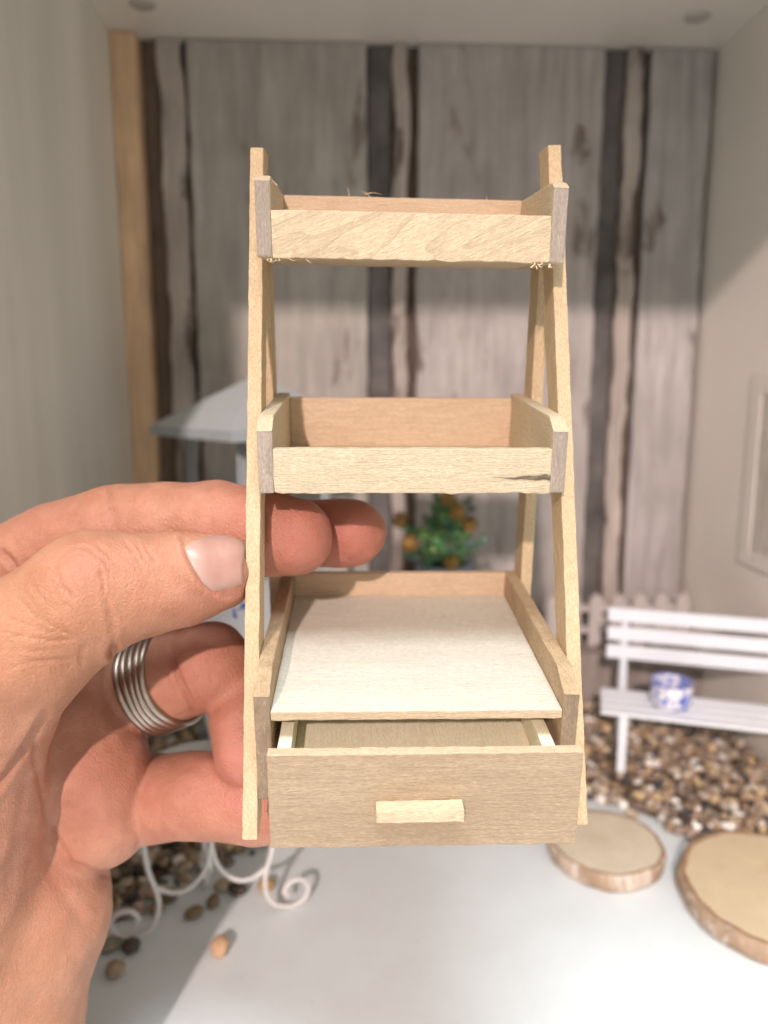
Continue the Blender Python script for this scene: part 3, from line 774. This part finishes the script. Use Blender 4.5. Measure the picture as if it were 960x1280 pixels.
RINGF = [
    ((60, 905, 198, 12.5), (150, 867, 193, 12.0)),
    ((150, 867, 193, 12.0), (213, 844, 188, 11.7)),
    ((213, 844, 188, 11.7), (260, 833, 186, 10.8)),
    ((260, 833, 186, 10.8), (303, 858, 187, 8.4)),
    ((303, 858, 187, 8.4), (304, 905, 181, 8.0)),
    ((304, 905, 181, 8.0), (308, 944, 176, 7.7)),
]
PINKY = [
    ((112, 1000, 196, 11.5), (185, 998, 190, 10.9)),
    ((185, 998, 190, 10.9), (250, 994, 183, 10.2)),
    ((250, 994, 183, 10.2), (320, 1004, 178, 9.4)),
    ((320, 1004, 178, 9.4), (370, 1010, 176, 7.6)),
]
def cone_d(P, c):
    (u0, v0, z0, r0), (u1, v1, z1, r1) = c
    a, b = px(u0, v0, z0), px(u1, v1, z1); ba = b-a
    t = np.clip(((P-a) @ ba)/(ba @ ba), 0, 1)
    q = P - a - t[..., None]*ba
    return np.sqrt((q*q).sum(-1)) - (r0 + (r1-r0)*t)
def smin(a, b, k):
    h = np.clip(0.5+0.5*(b-a)/k, 0, 1)
    return b + (a-b)*h - k*h*(1-h)
def smax(a, b, k): return -smin(-a, -b, k)
def chain_d(P, cs, k):
    d = None
    for c in cs:
        e = cone_d(P, c); d = e if d is None else smin(d, e, k)
    return d
def box_d(Q, x0, x1, y0, y1, z0, z1):
    c = np.array([(x0+x1)/2, (y0+y1)/2, (z0+z1)/2]); h = np.array([(x1-x0)/2, (y1-y0)/2, (z1-z0)/2])
    q = np.abs(Q-c)-h
    return np.sqrt((np.maximum(q, 0)**2).sum(-1)) + np.minimum(q.max(-1), 0)
# fold lines that are deeper than skin texture: (pixel path, depth band, width mm, depth mm)
def hand_d(P):
    palm = chain_d(P, PALM, 9.0)
    palm = smin(palm, chain_d(P, PAD, 4.0), 1.6)
    then = chain_d(P, THENAR, 6.0)
    thumb = smin(then, chain_d(P, THUMB, 3.0), 4.0)
    body = smin(palm, then, 5.0)
    d = np.minimum(body, thumb)
    for ch, k in ((INDEX, 4.0), (MIDDLE, 4.0), (RINGF, 1.4), (PINKY, 1.0)):
        d = np.minimum(d, smin(palm, chain_d(P, ch, 1.6), k))
    Q = to_shelf(P)
    Ql = Q.copy(); Ql[..., 1] -= -4.2 + 0.408*Q[..., 2]
    cut = box_d(Ql, -35.35, -32.0, -0.15, 9.1, 0, 141)           # front leg
    cut = np.minimum(cut, box_d(Q, -35.4, -32.0, 55.4, 64.2, 0, 122))
    cut = np.minimum(cut, box_d(Q, -32.45, 32.0, -0.3, 62.6, 8.6, 35.8))
    cut = np.minimum(cut, box_d(Q, -32.45, 32.45, 20.4, 66.2, 67.8, 84))
    return smax(d, -cut, 0.8)

def surface_nets(fn, lo, hi, h):
    n = np.ceil((np.array(hi)-np.array(lo))/h).astype(int)+1
    xs = [lo[i]+h*np.arange(n[i]) for i in range(3)]
    # coarse pass finds the blocks the surface runs through
    Bk = 8
    D = np.full(n, 9.0, np.float32)
    for i in range(0, n[0], Bk):
        for j in range(0, n[1], Bk):
            ks = np.arange(0, n[2], Bk)
            ctr = np.stack([np.full(len(ks), xs[0][i]+h*Bk/2), np.full(len(ks), xs[1][j]+h*Bk/2), xs[2][ks]+h*Bk/2], -1)
            dc = fn(ctr)
            near = np.abs(dc) < h*Bk*0.88+1.3
            for kk, nr, dv in zip(ks, near, dc):
                if not nr: D[i:i+Bk, j:j+Bk, kk:kk+Bk] = 9.0 if dv > 0 else -9.0
                else: D[i:i+Bk, j:j+Bk, kk:kk+Bk] = np.nan
    idx = np.argwhere(np.isnan(D))
    for s in range(0, len(idx), 400000):
        q = idx[s:s+400000]
        D[q[:, 0], q[:, 1], q[:, 2]] = fn(np.array(lo)+q*h)
    sg = D < 0
    cs = [sg[a:n[0]-1+a, b:n[1]-1+b, c:n[2]-1+c] for a in (0, 1) for b in (0, 1) for c in (0, 1)]
    cnt = sum(c.astype(np.int8) for c in cs)
    act = np.argwhere((cnt > 0) & (cnt < 8))
    vid = np.full(n-1, -1, np.int64); vid[act[:, 0], act[:, 1], act[:, 2]] = np.arange(len(act))
    acc = np.zeros((len(act), 3)); w = np.zeros(len(act))
    corners = [(a, b, c) for a in (0, 1) for b in (0, 1) for c in (0, 1)]
    cv = {c: D[act[:, 0]+c[0], act[:, 1]+c[1], act[:, 2]+c[2]].astype(float) for c in corners}
    for c in corners:
        for ax in range(3):
            if c[ax] == 0:
                c2 = list(c); c2[ax] = 1; c2 = tuple(c2)
                a, b = cv[c], cv[c2]; m = (a < 0) != (b < 0)
                t = np.where(m, a/np.where(m, a-b, 1), 0)
                p = np.tile(np.array(c, float), (len(act), 1)); p[:, ax] = t
                acc += p*m[:, None]; w += m
    V = np.array(lo) + (act + acc/w[:, None])*h
    faces = []
    for ax in range(3):
        o1, o2 = [(1, 2), (2, 0), (0, 1)][ax]
        sl0 = [slice(1, n[i]-1) for i in range(3)]; sl0[ax] = slice(0, n[ax]-1)
        sl1 = list(sl0); sl1[ax] = slice(1, n[ax])
        a, b = sg[tuple(sl0)], sg[tuple(sl1)]
        e = np.argwhere(a != b); flip = a[e[:, 0], e[:, 1], e[:, 2]]
        base = e.copy()
        for i in range(3):
            if i != ax: base[:, i] += 1
        def g(d1, d2):
            q = base.copy(); q[:, o1] -= d1; q[:, o2] -= d2; return vid[q[:, 0], q[:, 1], q[:, 2]]
        q = np.stack([g(1, 1), g(0, 1), g(0, 0), g(1, 0)], -1)
        q[~flip] = q[~flip][:, ::-1]
        faces.append(q)
    return V, np.concatenate(faces)

def seg_dist(P2, path):
    """distance in the plane to a polyline, and the position along it 0..1"""
    best = np.full(len(P2), 1e9); pos = np.zeros(len(P2)); path = np.array(path, float)
    L = np.r_[0, np.cumsum(np.hypot(*np.diff(path, axis=0).T))]
    for k in range(len(path)-1):
        a, b = path[k], path[k+1]; ba = b-a
        t = np.clip(((P2-a) @ ba)/(ba @ ba), 0, 1)
        d = np.hypot(*(P2-a-t[:, None]*ba).T); m = d < best
        best[m] = d[m]; pos[m] = (L[k]+t[m]*(L[k+1]-L[k]))/L[-1]
    return best, pos

CREASES = [  # path in the photograph, half width px, depth mm, depth band, taper
    ([(42, 905), (44, 950), (60, 1030), (90, 1078), (150, 1100)], 3.5, 0.35, (140, 200)),
    ([(-20, 1005), (0, 978), (25, 945), (45, 912), (58, 892)], 4.5, 0.9, (120, 200)),
    ([(28, 1020), (45, 1055), (75, 1110), (110, 1165)], 8, 0.22, (150, 190)),
    ([(30, 950), (28, 1000), (20, 1060), (5, 1120)], 8, 0.30, (150, 190)),
    ([(60, 990), (52, 1030), (70, 1060)], 5, 0.15, (150, 190)),
    ([(143, 806), (141, 818), (150, 822)], 5, 1.2, (140, 160)),
    ([(142, 800), (138, 770), (132, 745)], 3.5, 0.30, (135, 156)),
    ([(103, 836), (101, 818), (108, 803)], 3, 0.3, (130, 165)),
    ([(140, 606), (139, 625), (146, 668)], 3.5, 0.45, (160, 185)),
    ([(0, 688), (15, 703), (22, 716)], 4, 0.8, (160, 195)),
    ([(262, 602), (266, 630), (262, 668)], 5, 0.22, (160, 182)),
    ([(214, 812), (222, 845), (243, 886)], 3.5, 0.9, (170, 190)),
        # wrinkles over the thumb knuckle
    ([(70, 700), (72, 718), (80, 734), (92, 748)], 2.2, 0.30, (135, 150)),
    ([(66, 712), (68, 726), (74, 740)], 1.8, 0.20, (135, 150)),
    ([(118, 680), (130, 690), (138, 700)], 2.0, 0.22, (135, 152)),
    ([(122, 695), (132, 704), (136, 716)], 1.8, 0.22, (135, 152)),
    ([(124, 710), (128, 726), (130, 742)], 1.8, 0.25, (135, 152)),
    ([(155, 676), (165, 690), (176, 706)], 1.7, 0.18, (135, 156)),
    ([(168, 676), (176, 690), (180, 702)], 1.7, 0.18, (135, 156)),
    ([(180, 682), (190, 695), (196, 706)], 1.6, 0.16, (135, 156)),
    ([(84, 690), (100, 684), (112, 688), (120, 698)], 2.0, 0.16, (135, 150)),
    ([(38, 728), (50, 745), (70, 760)], 2.0, 0.18, (135, 150)),
    ([(20, 745), (40, 765), (70, 785), (95, 795)], 2.0, 0.18, (135, 150)),
    ([(5, 770), (40, 782), (80, 795)], 1.8, 0.16, (135, 150)),
    ([(0, 790), (30, 795), (60, 800), (96, 798)], 2.0, 0.20, (135, 150)),
    ([(0, 812), (30, 812), (60, 815)], 1.8, 0.16, (135, 150)),
    ([(0, 838), (40, 826), (90, 824)], 2.0, 0.16, (135, 150)),
    ([(28, 735), (42, 756), (60, 772)], 1.6, 0.14, (135, 150)),
]
NAIL_P = None
def build_hand():
    V, Fq = surface_nets(hand_d, (-128.0, -14.0, 128.0), (8.0, 185.0, 224.0), 0.6)
    # a light smoothing of the grid
    for it in range(3):
        ia = np.concatenate([Fq[:, a] for a in (0, 1, 2, 3, 1, 2, 3, 0)]); ib = np.concatenate([Fq[:, a] for a in (1, 2, 3, 0, 0, 1, 2, 3)])
        acc = np.stack([np.bincount(ia, V[ib, k], len(V)) for k in range(3)], -1); w = np.bincount(ia, minlength=len(V)).astype(float)
        V = V*0.5 + 0.5*acc/w[:, None]
    # normals
    def normals(V):
        n = np.cross(V[Fq[:, 2]]-V[Fq[:, 0]], V[Fq[:, 3]]-V[Fq[:, 1]]); 
        o = np.stack([sum(np.bincount(Fq[:, q], n[:, k], len(V)) for q in range(4)) for k in range(3)], -1)
        return o/np.maximum(np.linalg.norm(o, axis=1), 1e-9)[:, None]
    Nn = normals(V)
    uv = np.stack([480+F_PX*V[:, 0]/V[:, 2], 640+F_PX*V[:, 1]/V[:, 2]], -1)
    facing = -(Nn*V).sum(1)/np.linalg.norm(V, axis=1)
    disp = np.zeros(len(V)); crease = np.zeros(len(V))
    for path, hw, dep, (z0, z1) in CREASES:
        d, pos = seg_dist(uv, path)
        band = np.clip((V[:, 2]-z0)/4, 0, 1)*np.clip((z1-V[:, 2])/4, 0, 1)
        tap = np.clip(np.minimum(pos, 1-pos)*5+0.25, 0, 1)
        k = np.exp(-(d/hw)**2)*band*tap*np.clip(facing*4+0.6, 0, 1)
        if hw < 2.3: dep *= 1.9
        disp -= dep*k
        disp += dep*0.35*np.exp(-((d-hw*2.2)/(hw*1.2))**2)*band*tap       # the skin swells beside a fold
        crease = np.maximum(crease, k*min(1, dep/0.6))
    # low bumps: flesh is not a cone
    s1 = np.sin(V[:, 0]*0.31+1.3)*np.sin(V[:, 1]*0.27+0.4)*np.sin(V[:, 2]*0.33+2.0)
    s2 = np.sin(V[:, 0]*0.71+0.3)*np.sin(V[:, 1]*0.63+1.4)*np.sin(V[:, 2]*0.77+2.7)
    free = np.clip(-0.3 + np.abs(to_shelf(V)[:, 0]+34)/4, 0, 1)
    disp = (disp + 0.35*s1 + 0.12*s2)*free
    # thumb knuckle pad
    dk = np.hypot((uv[:, 0]-105)/46, (uv[:, 1]-708)/40)
    disp += 0.7*np.exp(-dk**2)*np.clip((158-V[:, 2])/6, 0, 1)
    nail = [(226, 676), (231, 692), (240, 712), (252, 729), (266, 741), (284, 745), (300, 740), (311, 730)]
    dn, pn = seg_dist(uv, nail)
    front = np.clip((162-V[:, 2])/3, 0, 1)*np.clip(facing*4, 0, 1)*(uv[:, 0] < 316)
    inside = (uv[:, 0] > np.interp(uv[:, 1], [670, 676, 692, 712, 729, 741], [226, 226, 231, 240, 252, 268])) & (uv[:, 1] < np.interp(uv[:, 0], [226, 266, 284, 300, 311], [741, 741, 745, 740, 730]))
    sd = np.where(inside, -dn, dn)
    disp += front*(0.55*np.exp(-((sd-5.5)/5.0)**2) - 0.15*np.exp(-((sd+2)/3.0)**2))*free
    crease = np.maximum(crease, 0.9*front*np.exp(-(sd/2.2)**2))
    V = V + Nn*disp[:, None]
    # colour of the skin itself: rosier finger pads and joints, sallower back of the thumb
    rosy = np.zeros(len(V))
    def blob(u, v, ru, rv, amt, z0=0, z1=999):
        nonlocal rosy
        k = np.exp(-(((uv[:, 0]-u)/ru)**2+((uv[:, 1]-v)/rv)**2))*((V[:, 2] > z0) & (V[:, 2] < z1))
        rosy += amt*k
    blob(380, 675, 60, 60, 1.0, 160); blob(440, 668, 60, 60, 1.0, 165); blob(300, 940, 45, 70, 0.7, 160)
    blob(300, 640, 50, 40, 0.45, 160); blob(200, 1000, 60, 60, 0.35, 160); blob(105, 715, 32, 28, 0.42, 0, 158); blob(285, 745, 45, 24, 0.5, 0, 165)
    blob(125, 965, 42, 55, 0.4, 150); blob(250, 830, 60, 60, 0.6, 165); blob(60, 650, 60, 30, 0.25, 160); blob(70, 1050, 60, 60, 0.15)
    blob(300, 1000, 60, 60, 0.4, 160)
    sallow = np.exp(-(((uv[:, 0]-40)/160)**2+((uv[:, 1]-790)/110)**2))*np.clip((166-V[:, 2])/8, 0, 1)
    sallow = np.maximum(sallow, 0.75*np.exp(-(((uv[:, 0]-30)/90)**2+((uv[:, 1]-1230)/110)**2)))
    W = cam_to_world(V)
    base = W[np.argmin(np.abs(V[:, 1]-150))]*0 + cam_to_world(px(-60, 1330, 178))
    me = bpy.data.meshes.new('hand')
    me.from_pydata(((W-base)*S).tolist(), [], Fq.tolist())
    at = me.color_attributes.new('skin', 'FLOAT_COLOR', 'POINT')
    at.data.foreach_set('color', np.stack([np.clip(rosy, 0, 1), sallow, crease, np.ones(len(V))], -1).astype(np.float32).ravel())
    me.polygons.foreach_set('use_smooth', np.ones(len(Fq), bool))
    o = bpy.data.objects.new('hand', me); col.objects.link(o); o.location = Vector(base)*S
    m, nt, b = new_mat('skin')
    a = nt.nodes.new('ShaderNodeAttribute'); a.attribute_name = 'skin'
    sp = nt.nodes.new('ShaderNodeSeparateColor'); nt.links.new(a.outputs['Color'], sp.inputs[0])
    v = coords(nt)
    n1 = noise_t(nt, v, 130, 4, 0.6); n2 = noise_t(nt, v, 900, 4, 0.6)
    c = mix(nt, ramp(nt, n1, [(0.3, 0.0), (0.7, 1.0)]), (0.415, 0.18, 0.108), (0.54, 0.265, 0.175))
    c = mix(nt, math_n(nt, 'MULTIPLY', sp.outputs[1], 0.75), c, (0.445, 0.215, 0.115))
    c = mix(nt, math_n(nt, 'MULTIPLY', sp.outputs[0], 0.70), c, (0.48, 0.165, 0.13))
    c = mix(nt, math_n(nt, 'MULTIPLY', ramp(nt, n2, [(0.5, 0.0), (0.8, 1.0)]), 0.30), c, (0.42, 0.15, 0.10))
    c = mix(nt, math_n(nt, 'MULTIPLY', sp.outputs[2], 0.26), c, (0.34, 0.115, 0.07))  # folds tinted redder and darker, their shade put into the colour
    nt.links.new(c, b.inputs['Base Color'])
    b.inputs['Roughness'].default_value = 0.47; b.inputs['Specular IOR Level'].default_value = 0.42
    b.inputs['Subsurface Weight'].default_value = 0.35; b.inputs['Subsurface Radius'].default_value = (1.0, 0.38, 0.20); b.inputs['Subsurface Scale'].default_value = 0.0022
    # pores and fine skin lines
    vo = N(nt, 'ShaderNodeTexVoronoi', Scale=1050.0, Randomness=1.0); vo.feature = 'DISTANCE_TO_EDGE'
    wv = nt.nodes.new('ShaderNodeVectorMath'); wv.operation = 'ADD'
    nt.links.new(v, wv.inputs[0])
    nz = N(nt, 'ShaderNodeTexNoise', Scale=700.0, Detail=2.0); nt.links.new(v, nz.inputs['Vector'])
    sc = nt.nodes.new('ShaderNodeVectorMath'); sc.operation = 'SCALE'; sc.inputs['Scale'].default_value = 0.0006; nt.links.new(nz.outputs['Color'], sc.inputs[0])
    nt.links.new(sc.outputs[0], wv.inputs[1]); nt.links.new(wv.outputs[0], vo.inputs['Vector'])
    h1 = ramp(nt, vo.outputs['Distance'], [(0.0, 0.0), (0.16, 1.0)])
    b1 = bump(nt, b, h1, 0.42, 0.00016)
    b2 = bump(nt, b, noise_t(nt, v, 520, 6, 0.7), 0.5, 0.0006, b1)
    # long fine lines across the back of the thumb
    vl = coords(nt, scale=(1, 1, 0.30), rot=(0.3, 0.5, 0.2))
    bump(nt, b, ramp(nt, noise_t(nt, vl, 620, 5, 0.7, 0.5), [(0.44, 0.0), (0.52, 1.0)]), 0.30, 0.00025, b2)
    wvt = N(nt, 'ShaderNodeTexWave', Scale=560.0, Distortion=6.0, Detail=1.0); wvt.inputs['Detail Scale'].default_value = 0.25; wvt.bands_direction = 'DIAGONAL'
    nt.links.new(v, wvt.inputs['Vector'])
    last = b.inputs['Normal'].links[0].from_socket
    rb = bump(nt, b, math_n(nt, 'MULTIPLY', wvt.outputs['Fac'], math_n(nt, 'MINIMUM', math_n(nt, 'MULTIPLY', sp.outputs[0], 1.3), 1.0)), 0.22, 0.00012, last)
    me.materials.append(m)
    tag(o, 'left hand gripping the wooden shelf leg with thumb in front and fingers behind', 'hand')
    return o, base
hand, HBASE = build_hand()

# thumbnail, laid on the thumb's own surface
def thumb_nail():
    th = lambda P: chain_d(P, THUMB, 3.0)
    nu, nv = 26, 22
    # edges of the nail in the photograph
    L = np.array([(226, 676), (231, 692), (240, 712), (252, 729), (266, 740)], float)
    Rr = np.array([(312, 668), (313, 682), (314, 700), (313, 716), (309, 728)], float)
    def at(c, t):
        x = t*(len(c)-1); i = min(int(x), len(c)-2); return c[i]*(1-(x-i))+c[i+1]*(x-i)
    pts = np.zeros((nu, nv, 3)); outs = np.zeros((nu, nv))
    for i in range(nu):
        s = i/(nu-1)
        for j in range(nv):
            t = j/(nv-1)
            p2 = at(L, t)*(1-s)+at(Rr, t)*s
            p2 = p2 + np.array([0, (-5.0*(1-t) + 4.0*t)*math.sin(math.pi*s)])
            P = px(p2[0], p2[1], 148.0)
            for _ in range(40):                          # march, then settle on the surface
                d = th(P[None])[0]; P = P*(1 + max(d, 0.0)*0.7/np.linalg.norm(P)) if d > 0.02 else P
                if P[2] > 160: break
            for _ in range(12):
                e = 0.05; d = th(P[None])[0]
                g = np.array([th((P+e*np.eye(3)[k])[None])[0]-th((P-e*np.eye(3)[k])[None])[0] for k in range(3)])/(2*e)
                P = P - g*d
            e = 0.05
            g = np.array([th((P+e*np.eye(3)[k])[None])[0]-th((P-e*np.eye(3)[k])[None])[0] for k in range(3)]); g /= np.linalg.norm(g)
            edge = min(s*4.5, 1.0)*min(t*6, (1-t)*6, 1.0)
            lift = -0.05 + 0.62*edge**0.7
            Q = P + g*lift
            sh = to_shelf(Q[None])[0]
            if sh[0] > -35.4:
                sh[0] = -35.4; Q = sh @ R_SC.T + T_SC
            pts[i, j] = Q
    bm = bmesh.new()
    W = cam_to_world(pts.reshape(-1, 3)) - HBASE
    vs_ = [bm.verts.new(w) for w in W]
    for i in range(nu-1):
        for j in range(nv-1): bm.faces.new((vs_[i*nv+j], vs_[(i+1)*nv+j], vs_[(i+1)*nv+j+1], vs_[i*nv+j+1]))
    bmesh.ops.recalc_face_normals(bm, faces=bm.faces[:])
    m, nt, b = new_mat('fingernail')
    v = coords(nt); n = noise_t(nt, v, 160, 3)
    c = mix(nt, ramp(nt, n, [(0.35, 0.0), (0.65, 1.0)]), (0.40, 0.21, 0.165), (0.46, 0.27, 0.22))
    ga = nt.nodes.new('ShaderNodeAttribute'); ga.attribute_name = 'grow'
    gs = nt.nodes.new('ShaderNodeSeparateColor'); nt.links.new(ga.outputs['Color'], gs.inputs[0])
    c = mix(nt, ramp(nt, gs.outputs[0], [(0.0, 0.75), (0.30, 0.0)]), c, (0.52, 0.36, 0.31))
    c = mix(nt, ramp(nt, gs.outputs[0], [(0.86, 0.0), (0.94, 0.7)]), c, (0.56, 0.43, 0.36))
    nt.links.new(c, b.inputs['Base Color']); b.inputs['Roughness'].default_value = 0.33; b.inputs['Subsurface Weight'].default_value = 0.2
    b.inputs['Subsurface Scale'].default_value = 0.001
    bump(nt, b, noise_t(nt, v, 300, 3), 0.15, 0.0003)
    o = obj('thumb_nail', bm, m, hand, smooth=True)
    at = o.data.color_attributes.new('grow', 'FLOAT_COLOR', 'POINT')
    at.data.foreach_set('color', np.array([[i/(nu-1), j/(nv-1), 0, 1] for i in range(nu) for j in range(nv)], np.float32).ravel())
    md = o.modifiers.new('thick', 'SOLIDIFY'); md.thickness = 0.00035; md.offset = -1
thumb_nail()

# ================================================================== RING
def finger_ring():
    m = plain('worn_silver', (0.46, 0.395, 0.335), rough=0.36, metal=1.0, var=0.12, scale=300, bstr=0.2, bscale=1500, bdist=0.0001)
    c0 = px(206, 848.5, 188.7); ax = px(262, 836, 186)-px(150, 877, 193); ax[2] -= 3.0; ax /= np.linalg.norm(ax)
    t = empty('finger_ring', cam_to_world(c0)); 
    axw = Vector(CW @ ax); u = axw.orthogonal().normalized(); w = axw.cross(u)
    for k in range(5):
        off = (k-2)*1.85
        R = 12.4 - 0.07*k
        pts = [axw*(off+0.35*math.sin(3*a+k)) + (u*math.cos(a) + w*math.sin(a))*R for a in [2*math.pi*i/64 for i in range(65)]]
        b = bmesh.new(); tube(b, pts, 1.1, 10, cap=False); obj('band', b, m, t, smooth=True)
    tag(t, 'silver ring of stacked wire bands on the ring finger', 'ring')
finger_ring()
